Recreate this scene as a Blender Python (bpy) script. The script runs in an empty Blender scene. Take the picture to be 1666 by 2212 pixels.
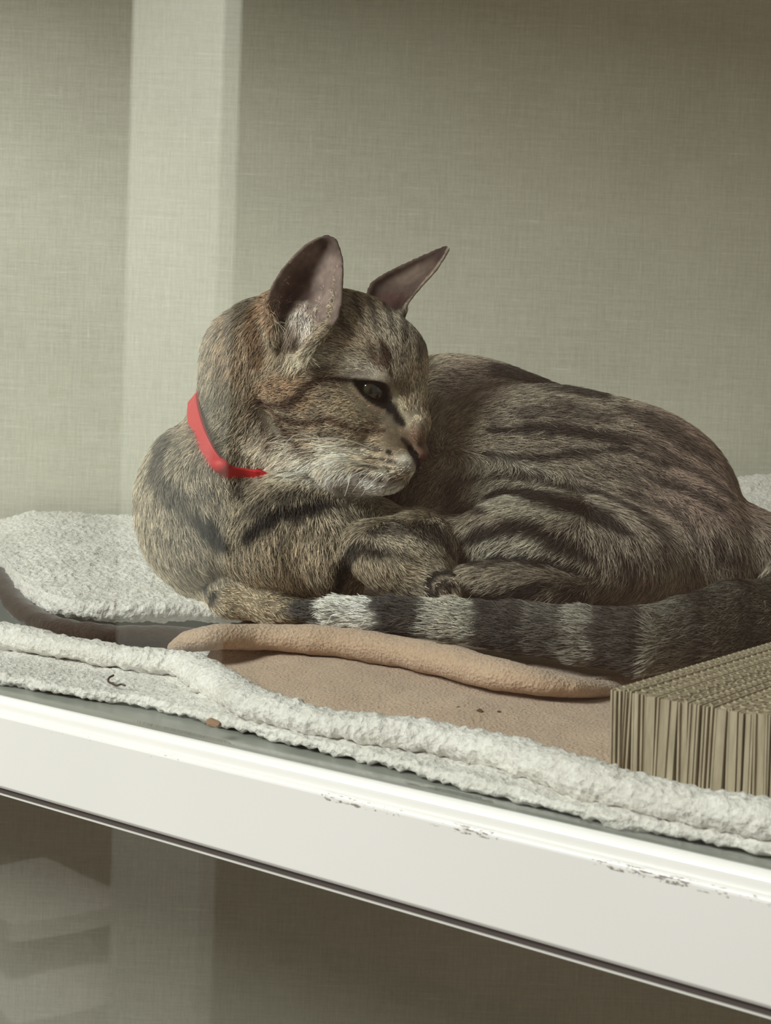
import bpy, bmesh, math, random
import numpy as np
from mathutils import Vector, Matrix
random.seed(7); rng = np.random.default_rng(11)
FUR = True
N_FUR = 430000

# ------------------------------------------------------------------ camera
IW, IH, F = 1666., 2212., 3000.
def unit(v): v = np.array(v, float); return v / np.linalg.norm(v)
DN = unit((-1744, 45050, 3000)); XC = -unit((-4166, -361, F))
XC = unit(XC - DN * XC.dot(DN)); YC = np.cross(XC, DN)
R = np.array([XC, YC, -DN])                     # world = R @ (right, down, forward)
CAM = np.array([.285, -.392, .13])
def ray(px, py): return R @ np.array([(px - IW/2)/F, (py - IH/2)/F, 1.])
def at(px, py, D): return CAM + ray(px, py) * D
def onz(px, py, z): r = ray(px, py); return CAM + r * ((z - CAM[2]) / r[2])
def ony(px, py, y): r = ray(px, py); return CAM + r * ((y - CAM[1]) / r[1])
def project(P):
    q = (np.asarray(P) - CAM) @ R
    return IW/2 + F*q[..., 0]/q[..., 2], IH/2 + F*q[..., 1]/q[..., 2], q[..., 2]

sc = bpy.context.scene
cd = bpy.data.cameras.new('camera'); co = bpy.data.objects.new('camera', cd)
sc.collection.objects.link(co); sc.camera = co
m = Matrix.Identity(4)
right, up, back = R @ [1, 0, 0], R @ [0, -1, 0], R @ [0, 0, -1]
for i in range(3):
    m[i][0], m[i][1], m[i][2], m[i][3] = right[i], up[i], back[i], CAM[i]
co.matrix_world = m
cd.sensor_fit = 'VERTICAL'; cd.sensor_height = 36.; cd.sensor_width = 36. * IW / IH
cd.lens = F / IH * 36.
cd.clip_start = .01
cd.dof.use_dof = True; cd.dof.focus_distance = .73; cd.dof.aperture_fstop = 32

# ------------------------------------------------------------------ world, lights, exposure
w = bpy.data.worlds.new('world'); sc.world = w; w.use_nodes = True
w.node_tree.nodes['Background'].inputs[0].default_value = (.86, .84, .80, 1)
w.node_tree.nodes['Background'].inputs[1].default_value = .30
def area(name, loc, target, size, power, color=(1, 1, 1), sy=None):
    l = bpy.data.lights.new(name, 'AREA'); l.energy = power; l.color = color
    l.shape = 'RECTANGLE'; l.size = size; l.size_y = sy or size
    o = bpy.data.objects.new(name, l); sc.collection.objects.link(o)
    o.location = loc
    o.rotation_euler = (Vector(target) - Vector(loc)).to_track_quat('-Z', 'Y').to_euler()
    return o
area('room_light', (-.72, -1.35, 1.14), (-.10, .1, 0), .75, 41, (.985, 1., .95), .75)
area('post_fill_light', (-1.2, -.9, 1.6), (-2.0, -2.6, .2), .5, 112, (1., .97, .90), .5)  # added fill lamp, brightens the post and room wall that the glass mirrors
sc.view_settings.view_transform = 'Standard'; sc.view_settings.look = 'None'
sc.view_settings.gamma = 1; sc.view_settings.use_curve_mapping = False
sc.view_settings.exposure = 0.0

# ------------------------------------------------------------------ helpers
def lin(r, g, b):
    f = lambda c: (c/255/12.92) if c/255 <= .04045 else ((c/255+.055)/1.055)**2.4
    return (f(r), f(g), f(b), 1)
def mat(name, color, rough=.6, spec=.3):
    m = bpy.data.materials.new(name); m.use_nodes = True
    b = m.node_tree.nodes['Principled BSDF']
    b.inputs['Base Color'].default_value = color; b.inputs['Roughness'].default_value = rough
    b.inputs['Specular IOR Level'].default_value = spec
    return m, m.node_tree, b
def N(nt, t, **kw):
    n = nt.nodes.new(t)
    for k, v in kw.items():
        if k.startswith('i_'): n.inputs[k[2:].replace('_', ' ')].default_value = v
        else: setattr(n, k, v)
    return n
def ramp(nt, fac, stops):
    r = nt.nodes.new('ShaderNodeValToRGB'); e = r.color_ramp.elements
    while len(e) < len(stops): e.new(.5)
    for x, (p, c) in zip(e, stops): x.position = p; x.color = c if len(c) == 4 else (*c, 1)
    nt.links.new(fac, r.inputs[0]); return r
def scaled_coords(nt, s):
    tc = N(nt, 'ShaderNodeTexCoord'); mp = N(nt, 'ShaderNodeMapping'); mp.inputs['Scale'].default_value = s
    nt.links.new(tc.outputs['Object'], mp.inputs[0]); return mp.outputs[0]
def noise(nt, vec, scale, detail=3, rough=.5):
    n = N(nt, 'ShaderNodeTexNoise'); n.inputs['Scale'].default_value = scale
    n.inputs['Detail'].default_value = detail; n.inputs['Roughness'].default_value = rough
    nt.links.new(vec, n.inputs['Vector']); return n.outputs['Fac']
def math_(nt, op, a, b=None, clamp=False):
    n = N(nt, 'ShaderNodeMath', operation=op); n.use_clamp = clamp
    for i, x in enumerate((a, b)):
        if x is None: continue
        if isinstance(x, (int, float)): n.inputs[i].default_value = x
        else: nt.links.new(x, n.inputs[i])
    return n.outputs[0]
def bump(nt, b, h, strength, dist):
    n = N(nt, 'ShaderNodeBump'); n.inputs['Strength'].default_value = strength; n.inputs['Distance'].default_value = dist
    nt.links.new(h, n.inputs['Height']); nt.links.new(n.outputs[0], b.inputs['Normal'])

def link(o, parent=None):
    sc.collection.objects.link(o)
    if parent is not None: o.parent = parent
    return o
def meshobj(name, V, Fc, material, parent=None, smooth=True, origin=None):
    V = np.asarray(V, float)
    if origin is None and parent is not None: V = V - np.array(parent.matrix_world.translation if parent.parent is None else parent.location)
    me = bpy.data.meshes.new(name)
    if origin is not None: V = V - np.array(origin)
    me.from_pydata([tuple(v) for v in V], [], [tuple(f) for f in Fc]); me.validate()
    if material: me.materials.append(material)
    if smooth: me.polygons.foreach_set('use_smooth', [True]*len(me.polygons))
    o = bpy.data.objects.new(name, me)
    if origin is not None: o.location = origin
    return link(o, parent)
def tag(o, label=None, category=None, group=None, kind=None):
    if label: o['label'] = label
    if category: o['category'] = category
    if group: o['group'] = group
    if kind: o['kind'] = kind
    return o
def empty(name, loc, label, category, group=None):
    o = bpy.data.objects.new(name, None); o.location = loc; o.empty_display_size = .02
    sc.collection.objects.link(o); bpy.context.view_layer.update()
    return tag(o, label, category, group)
def boxgeo(a, b):
    (x0, y0, z0), (x1, y1, z1) = a, b
    V = [(x, y, z) for z in (z0, z1) for y in (y0, y1) for x in (x0, x1)]
    return V, [(0, 2, 3, 1), (4, 5, 7, 6), (0, 1, 5, 4), (2, 6, 7, 3), (0, 4, 6, 2), (1, 3, 7, 5)]
def box(name, a, b, material, parent=None, bev=0):
    V, Fc = boxgeo(a, b); o = meshobj(name, V, Fc, material, parent, smooth=False)
    if bev:
        md = o.modifiers.new('bevel', 'BEVEL'); md.width = bev; md.segments = 3
    return o
def interp(P, n):                              # Catmull-Rom resample (rows of any width)
    P = np.asarray(P, float); m_ = len(P); out = []
    Q = np.vstack([2*P[0]-P[1], P, 2*P[-1]-P[-2]])
    for t in np.linspace(0, m_-1, n):
        i = min(int(t), m_-2); u = t-i; a, b, c, d = Q[i:i+4]
        out.append(.5*((2*b)+(-a+c)*u+(2*a-5*b+4*c-d)*u*u+(-a+3*b-3*c+d)*u**3))
    return np.array(out)
def gridfaces(nr, nc, wrap=False, off=0):
    Fc = []
    for i in range(nr-1):
        for j in range(nc if wrap else nc-1):
            k = (j+1) % nc
            Fc.append((off+i*nc+j, off+i*nc+k, off+(i+1)*nc+k, off+(i+1)*nc+j))
    return Fc
def displace(o, kind, size, strength, mid=.5, **kw):
    t = bpy.data.textures.new(o.name+'_'+kind, kind)
    t.noise_scale = size
    for k, v in kw.items(): setattr(t, k, v)
    d = o.modifiers.new('displace', 'DISPLACE'); d.texture = t; d.strength = strength; d.mid_level = mid
    d.texture_coords = 'LOCAL'; return d

# ------------------------------------------------------------------ setting materials
def linen_mat():
    m, nt, b = mat('linen', lin(170, 164, 148), .95, .1)
    h1 = noise(nt, scaled_coords(nt, (120, 120, 1900)), 1, 2, .6)      # weft threads
    h2 = noise(nt, scaled_coords(nt, (1900, 120, 110)), 1, 2, .6)      # warp threads
    h3 = noise(nt, scaled_coords(nt, (24, 24, 520)), 1, 3, .6)         # long slubs
    h4 = noise(nt, scaled_coords(nt, (520, 24, 30)), 1, 3, .6)
    h5 = noise(nt, scaled_coords(nt, (9, 9, 9)), 1, 3, .6)
    s = math_(nt, 'MULTIPLY', math_(nt, 'ADD', math_(nt, 'ADD', h1, h2), math_(nt, 'ADD', h3, h4)), .25)
    sl = math_(nt, 'MULTIPLY', math_(nt, 'SUBTRACT', math_(nt, 'MAXIMUM', h3, math_(nt, 'SUBTRACT', h4, .03)), .66, True), 2.2)
    f = math_(nt, 'ADD', math_(nt, 'ADD', s, sl), math_(nt, 'MULTIPLY', math_(nt, 'SUBTRACT', h5, .5), .18))
    r = ramp(nt, f, [(.32, lin(188, 186, 172)), (.5, lin(211, 209, 195)), (.62, lin(224, 222, 209)), (.9, lin(240, 238, 226))])
    nt.links.new(r.outputs[0], b.inputs['Base Color']); bump(nt, b, s, .35, .0005)
    return m
M_linen = linen_mat()
def paint_mat(name, c, rough=.35):
    m, nt, b = mat(name, c, rough, .4)
    v = noise(nt, scaled_coords(nt, (1, 1, 1)), 30, 4)
    r = ramp(nt, v, [(.3, tuple(x*.95 for x in c[:3])), (.7, c[:3])])
    nt.links.new(r.outputs[0], b.inputs['Base Color']); return m
M_white = paint_mat('white_paint', (.80, .81, .77, 1))
M_shelf = paint_mat('grey_shelf', lin(150, 153, 146), .3)
M_dark = paint_mat('dark_board', lin(125, 116, 104), .7)
M_roomwall = paint_mat('room_wall', lin(150, 122, 106), .8)
M_roomfloor = paint_mat('room_floor', lin(70, 62, 56), .7)
M_post = paint_mat('door_post_paint', (.85, .87, .79, 1), .6)

def glass_mat():
    m = bpy.data.materials.new('window_glass'); m.use_nodes = True; nt = m.node_tree; nt.nodes.clear()
    out = N(nt, 'ShaderNodeOutputMaterial'); mx = N(nt, 'ShaderNodeMixShader')
    tr = N(nt, 'ShaderNodeBsdfTransparent'); tr.inputs[0].default_value = (.975, .985, .975, 1)
    gl = N(nt, 'ShaderNodeBsdfGlossy'); gl.inputs['Roughness'].default_value = .0
    ge = N(nt, 'ShaderNodeNewGeometry'); dp = N(nt, 'ShaderNodeVectorMath', operation='DOT_PRODUCT')
    nt.links.new(ge.outputs['Incoming'], dp.inputs[0]); nt.links.new(ge.outputs['Normal'], dp.inputs[1])
    c = math_(nt, 'ABSOLUTE', dp.outputs['Value']); k = math_(nt, 'SUBTRACT', 1, c, True)
    f = math_(nt, 'ADD', math_(nt, 'MULTIPLY', math_(nt, 'POWER', k, 5), .95), .045, True)
    nt.links.new(f, mx.inputs[0]); nt.links.new(tr.outputs[0], mx.inputs[1]); nt.links.new(gl.outputs[0], mx.inputs[2])
    nt.links.new(mx.outputs[0], out.inputs[0]); return m
M_glass = glass_mat()

# ------------------------------------------------------------------ structure: cabinet niche and the room it looks onto
st = lambda o: tag(o, kind='structure')
YB = .95
WD = 1.12                                       # the linen backdrop stands square to the view, this far away
wb = box('wall_back', (-1.1, 0, -.95), (1.1, .03, .56), M_linen); st(wb)
c_ = at(IW/2, IH/2, WD); yaw = math.atan2(R[1, 0], R[0, 0])
wb.location = (c_[0], c_[1], 0); wb.rotation_euler = (0, 0, yaw)
st(box('wall_right', (.45, 0, -.95), (.47, YB, .56), M_linen))
st(box('ceiling', (-1.6, .012, .56), (.47, YB, .58), M_linen))
st(box('floor', (-1.6, .012, -.97), (.47, YB, -.95), M_dark))
st(box('wall_front', (-6, -4.0, -2.0), (3, -3.95, 2.2), M_roomwall))
st(box('window_1', (-1.6, .000, .004), (.45, .004, .56), M_glass))
st(box('window_2', (-1.6, .001, -.9), (.45, .005, -.0375), M_glass))
st(box('trim_1', (-1.62, -.01, .56), (.47, .02, .60), M_white))

# shelf board inside the niche
box_s = box('shelf_board', (-1.6, -.0009, -.033), (.45, YB, 0), M_shelf)
tag(box_s, 'grey shelf board carrying the blankets, its bare front strip showing behind the white rail', 'shelf')

# white rail: profile swept along x; top bead, track grooves, scuffed ledge, tall flat fascia
def rail_mat():
    m, nt, b = mat('rail_enamel', (.83, .84, .81, 1), .22, .5)
    tc = N(nt, 'ShaderNodeTexCoord'); sp = N(nt, 'ShaderNodeSeparateXYZ'); nt.links.new(tc.outputs['Object'], sp.inputs[0])
    z = sp.outputs['Z']
    band = math_(nt, 'SUBTRACT', 1, math_(nt, 'MULTIPLY', math_(nt, 'ABSOLUTE', math_(nt, 'SUBTRACT', z, -.0030)), 700), True)
    n1 = noise(nt, scaled_coords(nt, (420, 800, 1500)), 1, 3, .6); n2 = noise(nt, scaled_coords(nt, (28, 28, 28)), 1, 2)
    f = math_(nt, 'MULTIPLY', math_(nt, 'GREATER_THAN', math_(nt, 'MULTIPLY', n1, n2), .36), math_(nt, 'GREATER_THAN', band, .12))
    v = noise(nt, scaled_coords(nt, (6, 6, 6)), 1, 2)
    base = ramp(nt, v, [(.35, (.78, .785, .75)), (.65, (.83, .83, .80))])
    mx = N(nt, 'ShaderNodeMix', data_type='RGBA'); nt.links.new(f, mx.inputs['Factor'])
    nt.links.new(base.outputs[0], mx.inputs['A']); mx.inputs['B'].default_value = (.28, .26, .23, 1)
    nt.links.new(mx.outputs['Result'], b.inputs['Base Color']); return m
prof = [(-.0010, -.0335)]
for a in np.linspace(0, 180, 13): prof.append((-.0045 + .0035*math.cos(math.radians(a)), .0010 + .0032*math.sin(math.radians(a))))
prof += [(-.0081, -.0022), (-.0086, -.0022), (-.0088, -.0006), (-.0100, -.0009), (-.0101, -.0024), (-.0106, -.0024), (-.0108, -.0014), (-.0117, -.0020), (-.0120, -.0030),
         (-.0120, -.0322), (-.0112, -.0335)]
XS = np.linspace(-1.6, .45, 2)
V = [(x, y, z) for x in XS for y, z in prof]; k = len(prof)
Fc = [(j, (j+1) % k, k+(j+1) % k, k+j) for j in range(k)] + [tuple(range(k))[::-1], tuple(range(k, 2*k))]
rail = meshobj('window_rail', V, Fc, rail_mat(), smooth=False)
md = rail.modifiers.new('bevel', 'BEVEL'); md.width = .0004; md.segments = 2; md.limit_method = 'ANGLE'; md.angle_limit = .5
tag(rail, 'wide glossy white rail with grooved bead running under the glass across the front', 'rail')
M_gasket, _, _ = mat('gasket', (.10, .085, .08, 1), .35, .5)
box('gasket', (-1.6, -.0095, -.0362), (.45, .006, -.0336), M_gasket, rail, .0003)
box('lower_edge_trim', (-1.6, -.0085, -.0378), (.45, .0, -.0364), M_white, rail, .0003)
# (the rail's origin is the world origin, so its parts need no offset)

# things of the room seen mirrored in the glass
def mirrored(px, py, yplane):                   # point of plane y whose reflection in the pane shows at the pixel
    p = ony(px, py, 0.); r = ray(px, py); r = np.array([r[0], -r[1], r[2]])
    return p + r * ((yplane - p[1]) / r[1])
xa, xb = mirrored(255, 1106, -1.8)[0], mirrored(447, 1106, -1.8)[0]
box('door_post', (min(xa, xb), -1.86, -2.0), (max(xa, xb), -1.8, 2.2), M_post, None, .004)
tag(bpy.data.objects['door_post'], 'pale door post mirrored in the glass as a tall upright band', 'door post')
box('room_floor', (-6, -4, -2.02), (3, -.02, -2.0), M_roomfloor)
st(bpy.data.objects['room_floor']); bpy.data.objects['room_floor'].name = 'floor_room'

# pale folded cloths on a bench across the room, mirrored low on the left of the pane
M_towel, _, _ = mat('pale_towel', (.8, .8, .74, 1), .9, .1)
M_bench, _, _ = mat('bench_wood', lin(60, 42, 30), .7, .2)
def pillow(name, c, s, material, label, cat_, tilt=0):
    bm = bmesh.new(); bmesh.ops.create_cube(bm, size=2); bmesh.ops.subdivide_edges(bm, edges=bm.edges[:], cuts=12, use_grid_fill=True)
    for v in bm.verts:
        x, y, z = v.co; e = (abs(x)**4+abs(y)**4)
        v.co.z = z*(1-.45*min(1, e)) + .10*math.sin(x*3.1+1)*math.cos(y*2.3)
    for v in bm.verts: v.co = Vector((v.co.x*s[0], v.co.y*s[1], v.co.z*s[2]))
    me = bpy.data.meshes.new(name); bm.to_mesh(me); bm.free(); me.materials.append(material)
    me.polygons.foreach_set('use_smooth', [True]*len(me.polygons))
    o = bpy.data.objects.new(name, me); link(o); o.location = c; o.rotation_euler = (0, tilt, .3)
    sd = o.modifiers.new('smooth', 'SUBSURF'); sd.levels = sd.render_levels = 1
    return tag(o, label, cat_)
p1 = mirrored(60, 1938, -2.4); p2 = mirrored(60, 2085, -2.35)
pillow('folded_towel', tuple(p1), (.36, .2, .055), M_towel, 'upper of two pale towels mirrored in the lower pane left of the post', 'towel', -.10)
pillow('folded_towel', tuple(p2), (.36, .2, .078), M_towel, 'lower, plumper pale towel mirrored in the lower pane left of the post', 'towel', .12)
zb = p2[2]-.125
bench = box('bench', (p2[0]-.6, p2[1]-.3, -2.0), (p2[0]+.6, p2[1]+.3, zb), M_bench, None, .01)
tag(bench, 'dark brown bench below the pale towels, mirrored in the lower pane', 'bench')

# ------------------------------------------------------------------ textiles
def cloth_mat(name, c0, c1, bscale, bstr, bdist, rough=.95, sheen=.3):
    m, nt, b = mat(name, c1, rough, .1)
    n1 = noise(nt, scaled_coords(nt, (1, 1, 1)), bscale, 4, .6)
    n2 = noise(nt, scaled_coords(nt, (1, 1, 1)), 25, 3)
    vor = N(nt, 'ShaderNodeTexVoronoi'); vor.inputs['Scale'].default_value = bscale*.9
    nt.links.new(scaled_coords(nt, (1, 1, 1)), vor.inputs['Vector'])
    s = math_(nt, 'ADD', math_(nt, 'MULTIPLY', n1, .7), math_(nt, 'MULTIPLY', vor.outputs['Distance'], .4))
    cf = math_(nt, 'ADD', math_(nt, 'MULTIPLY', n1, .6), math_(nt, 'MULTIPLY', n2, .4))
    r = ramp(nt, cf, [(.36, c0), (.62, c1)])
    nt.links.new(r.outputs[0], b.inputs['Base Color']); bump(nt, b, s, bstr, bdist)
    b.inputs['Sheen Weight'].default_value = sheen; return m
M_knit = cloth_mat('cream_knit', (.68, .65, .60, 1), (.93, .91, .87, 1), 420, 1., .002)
M_fleece = cloth_mat('tan_fleece', lin(184, 156, 132), lin(210, 183, 159), 700, 1., .0016)
M_brown = cloth_mat('brown_fleece', lin(52, 39, 32), lin(74, 58, 48), 600, .6, .0008)

def pathpts(pts, n=160): return interp(pts, n)
def tube(path, rw, rh, nseg=28, n=200, name='t'):
    """path rows: world x,y,z ; rw / rh: half width (horizontal) and half height per control point"""
    P = interp(np.column_stack([path, rw, rh]), n); C = P[:, :3]
    T = np.gradient(C, axis=0); T[:, 2] = 0; T /= np.linalg.norm(T, axis=1)[:, None]
    S = np.column_stack([-T[:, 1], T[:, 0], 0*T[:, 0]])
    V = []
    for i in range(n):
        for j in range(nseg):
            a = 2*math.pi*j/nseg
            V.append(C[i] + S[i]*P[i, 3]*math.cos(a) + np.array([0, 0, 1])*P[i, 4]*math.sin(a))
    Fc = gridfaces(n, nseg, True) + [tuple(range(nseg))[::-1], tuple(range((n-1)*nseg, n*nseg))]
    return V, Fc
def slab(front, back, zf, th, prof_z=None, n=220, nc=70):
    """cloth layer with a rounded front edge: front/back rows world x,y (front edge foot, back edge), thickness th"""
    A = interp(front, n); B = interp(back, n); V = []
    r = th/2; cols = 0
    for i in range(n):
        a, b_ = A[i], B[i]; d = b_[:2]-a[:2]; L = np.linalg.norm(d); d = d/L
        row = []
        row.append((*(a[:2] + d*min(.06, L*.9)), a[2]))
        for t in np.linspace(-90, 90, 13):
            t = math.radians(t)
            row.append((*(a[:2] + d*(r - r*math.cos(t))), a[2] + r + r*math.sin(t)))
        for t in np.linspace(0, 1, nc)[1:]:
            s = r + t*(L-r); z0 = a[2]+th; z1 = b_[2]
            row.append((*(a[:2]+d*s), z0 + (z1-z0)*(prof_z(t, i/(n-1)) if prof_z else t)))
        cols = len(row); V += row
    return V, gridfaces(n, cols)
def join(parts):
    V, Fc = [], []
    for v, f in parts:
        o = len(V); V += [tuple(x) for x in v]; Fc += [tuple(i+o for i in q) for q in f]
    return V, Fc
def P3(pts, z): return [onz(x, y, zz) for (x, y), zz in zip(pts, z if hasattr(z, '__len__') else [z]*len(pts))]

# --- white knitted blanket: lower layer, long front roll, high flap on the left
Df = P3([(-260, 1462), (0, 1480), (120, 1503), (300, 1530), (450, 1565), (640, 1617), (833, 1660), (1000, 1706), (1250, 1772), (1500, 1824), (1800, 1884)], 0.0008)
Db = [p + np.array([-.03, .17, .0005]) for p in Df]
lower = slab(Df, Db, 0, .0050, lambda t, u: t)
Rc = [(-220, 1350), (0, 1372), (150, 1400), (300, 1424), (400, 1436), (460, 1470), (550, 1520), (640, 1547), (740, 1566), (833, 1580), (1000, 1604), (1120, 1636), (1250, 1676), (1333, 1702), (1500, 1740), (1680, 1778), (1850, 1816)]
Rc = [np.array(p) for p in P3(Rc, .0100)]
wob = [1.1, 1.1, .9, .9, 1., 1.1, 1.05, .95, .95, .95, .95, 1.0, 1.1, 1.05, 1., 1., 1.]
roll = tube(Rc, [.0085*w_ for w_ in wob], [.0058*w_ for w_ in wob], n=320)
Af = P3([(-330, 1000), (-160, 1130), (-60, 1190), (0, 1232), (40, 1285), (85, 1318), (150, 1338), (250, 1346), (350, 1347), (480, 1347), (600, 1350), (700, 1350)], .0165)
Ab = [at(x, y, 1.10) for x, y in [(-420, 1150), (-200, 1140), (-60, 1128), (0, 1122), (50, 1108), (100, 1103), (160, 1106), (220, 1114), (280, 1112), (340, 1108), (420, 1105), (520, 1105)]]
flap = slab(Af, Ab, 0, .011, lambda t, u: t**1.05, nc=130)
# the same blanket bunched up behind the cat's rump
Hf = [at(x, y, .93) for x, y in [(1380, 1150), (1500, 1110), (1560, 1090), (1620, 1080), (1700, 1080), (1850, 1090)]]
Hb = [at(x, y, 1.09) for x, y in [(1380, 1090), (1500, 1050), (1560, 1034), (1620, 1025), (1700, 1020), (1850, 1020)]]
for p in Hf: p[2] = .03
hump = slab(Hf, Hb, 0, .03, lambda t, u: t, nc=60, n=90)
V, Fc = join([lower, roll, flap, hump])
bk = meshobj('knitted_blanket', V, Fc, M_knit)
displace(bk, 'CLOUDS', .035, .0035); displace(bk, 'CLOUDS', .011, .0022)
displace(bk, 'VORONOI', .0036, .0026, .4)
tag(bk, 'white knitted blanket folded in bumpy rolls along the glass and heaped left of the cat', 'blanket')

# --- brown fold between the white layers
Bc = P3([(-80, 1120), (-30, 1200), (10, 1262), (50, 1318), (110, 1352), (190, 1368), (260, 1374), (340, 1377), (436, 1380)], .0145)
V, Fc = tube(Bc, [.008]*9, [.0055, .0055, .0055, .0055, .0055, .0055, .0055, .0060, .0056], n=120)
bf = meshobj('fleece_fold', V, Fc, M_brown); displace(bf, 'CLOUDS', .01, .002)
tag(bf, 'dark brown fleece edge squeezed between the white flap and the white roll', 'fleece')

# --- tan fleece: flat sheet under the cat and a rolled fold in front of the tail
z1 = .0365; corner = onz(1320, 1489, z1); nx, ny = 150, 150; V = []
Fr = P3([(372, 1398), (440, 1379), (560, 1375), (700, 1385), (850, 1405), (1000, 1436), (1120, 1464), (1220, 1482), (1330, 1490)], [.0120]+[.0195]*5+[.0188, .0165, .0115])
FX = [p[0] for p in Fr]; FY = [p[1] for p in Fr]
RX = [p[0] for p in Rc]; RY = [p[1] for p in Rc]
xl = onz(432, 1412, .0145)[0] - .012
for i in range(nx):
    for j in range(ny):
        x = xl + (corner[0]+.012-xl)*i/(nx-1); y0_ = float(np.interp(x, RX, RY)) - .001; q = (j/(ny-1))**1.3
        y = y0_ + (.43-y0_)*q; x -= max(0, y-.12)*.6*(1-i/(nx-1))
        t = min(1, max(0, (y-y0_-.006)/.07)); t = t*t*(3-2*t)
        yr = float(np.interp(x, FX, FY)); t2 = min(1, max(0, (y-yr)/.012)); t2 = t2*t2*(3-2*t2)
        V.append((x, y, .0045 + .0065*t + .0070*t2 + .0010*math.sin(x*23+y*9)*math.sin(y*31)))
sheet = (V, gridfaces(nx, ny))
fr_ = tube(Fr, [.003, .0085, .009, .0095, .010, .010, .0095, .009, .008], [.0025, .0062, .0068, .0072, .0075, .0075, .0066, .005, .0035], n=220)
V, Fc = join([sheet, fr_])
fl = meshobj('fleece_blanket', V, Fc, M_fleece)
displace(fl, 'CLOUDS', .03, .003); displace(fl, 'CLOUDS', .006, .0009)
tag(fl, 'tan fleece blanket spread under the cat with a rolled ridge in front of the tail', 'blanket')

# --- corrugated cardboard scratcher
M_card, nt, b = mat('cardboard', lin(184, 172, 150), .85, .15)
n1 = noise(nt, scaled_coords(nt, (500, 500, 60)), 1, 3)
r = ramp(nt, n1, [(.3, lin(158, 147, 126)), (.6, lin(184, 172, 150)), (.8, lin(200, 189, 168))])
nt.links.new(r.outputs[0], b.inputs['Base Color']); bump(nt, b, n1, .4, .0005)
ZB = .0015; z1 = .0365; corner = onz(1320, 1489, z1)
scr = empty('cardboard_scratcher', (corner[0], corner[1], ZB), 'beige corrugated cardboard scratching pad of upright strips under the cat on the right', 'scratching pad')
x = corner[0]; k = 0
yb = corner[1] + .21
while x < corner[0] + .30:
    th = .0042*random.uniform(.8, 1.2); y0 = corner[1] + random.uniform(-.0008, .0008); zt = z1 + random.uniform(-.0006, .0005)
    x0 = x + .00015; parts = []
    lean = random.uniform(-.0008, .0008); gap = random.choice([0, 0, .0005, .0009, .0014]); g2 = random.choice([0, 0, 0, .0007])
    parts.append(boxgeo((x0+.0006+g2, y0+random.uniform(.0003, .0012), ZB), (x0+th-.0006-gap, y0+.010, zt-.0005)))
    parts.append(boxgeo((x0+.0006, y0+.0101, ZB), (x0+th-.0006, yb-.001, zt-.0009)))
    for s in (0, th-.0007):                     # two liners
        a, f_ = boxgeo((x0+s, y0+random.uniform(0, .0008), ZB), (x0+s+.0007, yb, zt+random.uniform(-.0005, .0001))); parts.append((a, f_))
    nw = 200; wv = []                           # fluted layer between them
    ph = random.uniform(0, 6); per = random.uniform(.0052, .0085)
    for i in range(nw):
        y = y0+.0014 + (yb-y0-.001)*i/(nw-1)
        wx = x0 + th/2 + (th/2-.0006)*math.sin(ph + (y-y0)/per*2*math.pi)
        wv += [(wx-.0003, y, zt-.003), (wx+.0003, y, zt-.003), (wx+.0003, y, zt+.0002), (wx-.0003, y, zt+.0002)]
    f2 = []
    for i in range(nw-1):
        for j in range(4): f2.append((i*4+j, i*4+(j+1) % 4, (i+1)*4+(j+1) % 4, (i+1)*4+j))
    f2 += [(0, 3, 2, 1), tuple((nw-1)*4+j for j in range(4))]
    parts.append((wv, f2))
    V, Fc = join(parts)
    V = [(vx+lean*(vz-z1)/.02, vy, vz) for vx, vy, vz in V]
    meshobj('cardboard_strip', V, Fc, M_card, scr, smooth=False)
    x += th + random.choice([.0001, .0001, .0002, .0005, .0009]); k += 1

# --- small debris
M_chip, _, _ = mat('chip', lin(150, 118, 92), .8)
M_crumb, _, _ = mat('crumb', lin(96, 72, 54), .9)
def blob(name, loc, s, material, label, cat_, group=None, seed=1):
    rr = random.Random(seed); bm = bmesh.new(); bmesh.ops.create_icosphere(bm, subdivisions=2, radius=1)
    for v in bm.verts:
        kx = rr.uniform(.8, 1.15); v.co = Vector((v.co.x*s[0]*kx, v.co.y*s[1]*kx, v.co.z*s[2]*kx))
    me = bpy.data.meshes.new(name); bm.to_mesh(me); bm.free(); me.materials.append(material)
    o = bpy.data.objects.new(name, me); o.location = loc; link(o); o.rotation_euler[2] = rr.uniform(-.5, .5)
    return tag(o, label, cat_, group)
blob('wood_chip', onz(461, 1562, .0068), (.0040, .0022, .0018), M_chip, 'small orange-brown chip lying on the front edge of the white blanket', 'chip', seed=5)
for k, (px, py, s, l_) in enumerate([(990, 1529, .0011, 'leftmost small dark crumb of three on the flat tan fleece'), (1036, 1537, .0018, 'largest and middle dark crumb of three on the flat tan fleece'), (1078, 1538, .0010, 'rightmost tiny dark crumb of three on the flat tan fleece')]):
    blob('crumb', onz(px, py, .0105), (s, s*.7, s*.6), M_crumb, l_, 'crumb', 'crumbs on the tan fleece', seed=k)
def wire(name, P, r, material, parent=None, taper=False, nseg=6, n=24, origin=None):
    P = interp(P, n); T = np.gradient(P, axis=0); T /= np.linalg.norm(T, axis=1)[:, None]; V = []
    for i in range(n):
        a = np.cross(T[i], [.13, .31, 1.]); a /= np.linalg.norm(a); c = np.cross(T[i], a)
        rr = r*(1-.85*i/(n-1)) if taper else r
        V += [P[i] + (a*math.cos(q)+c*math.sin(q))*rr for q in np.linspace(0, 2*math.pi, nseg, endpoint=False)]
    return meshobj(name, V, gridfaces(n, nseg, True)+[tuple(range(nseg))[::-1], tuple(range((n-1)*nseg, n*nseg))], material, parent, origin=origin)
M_thread, _, _ = mat('dark_thread', lin(84, 66, 54), .9)
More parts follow.
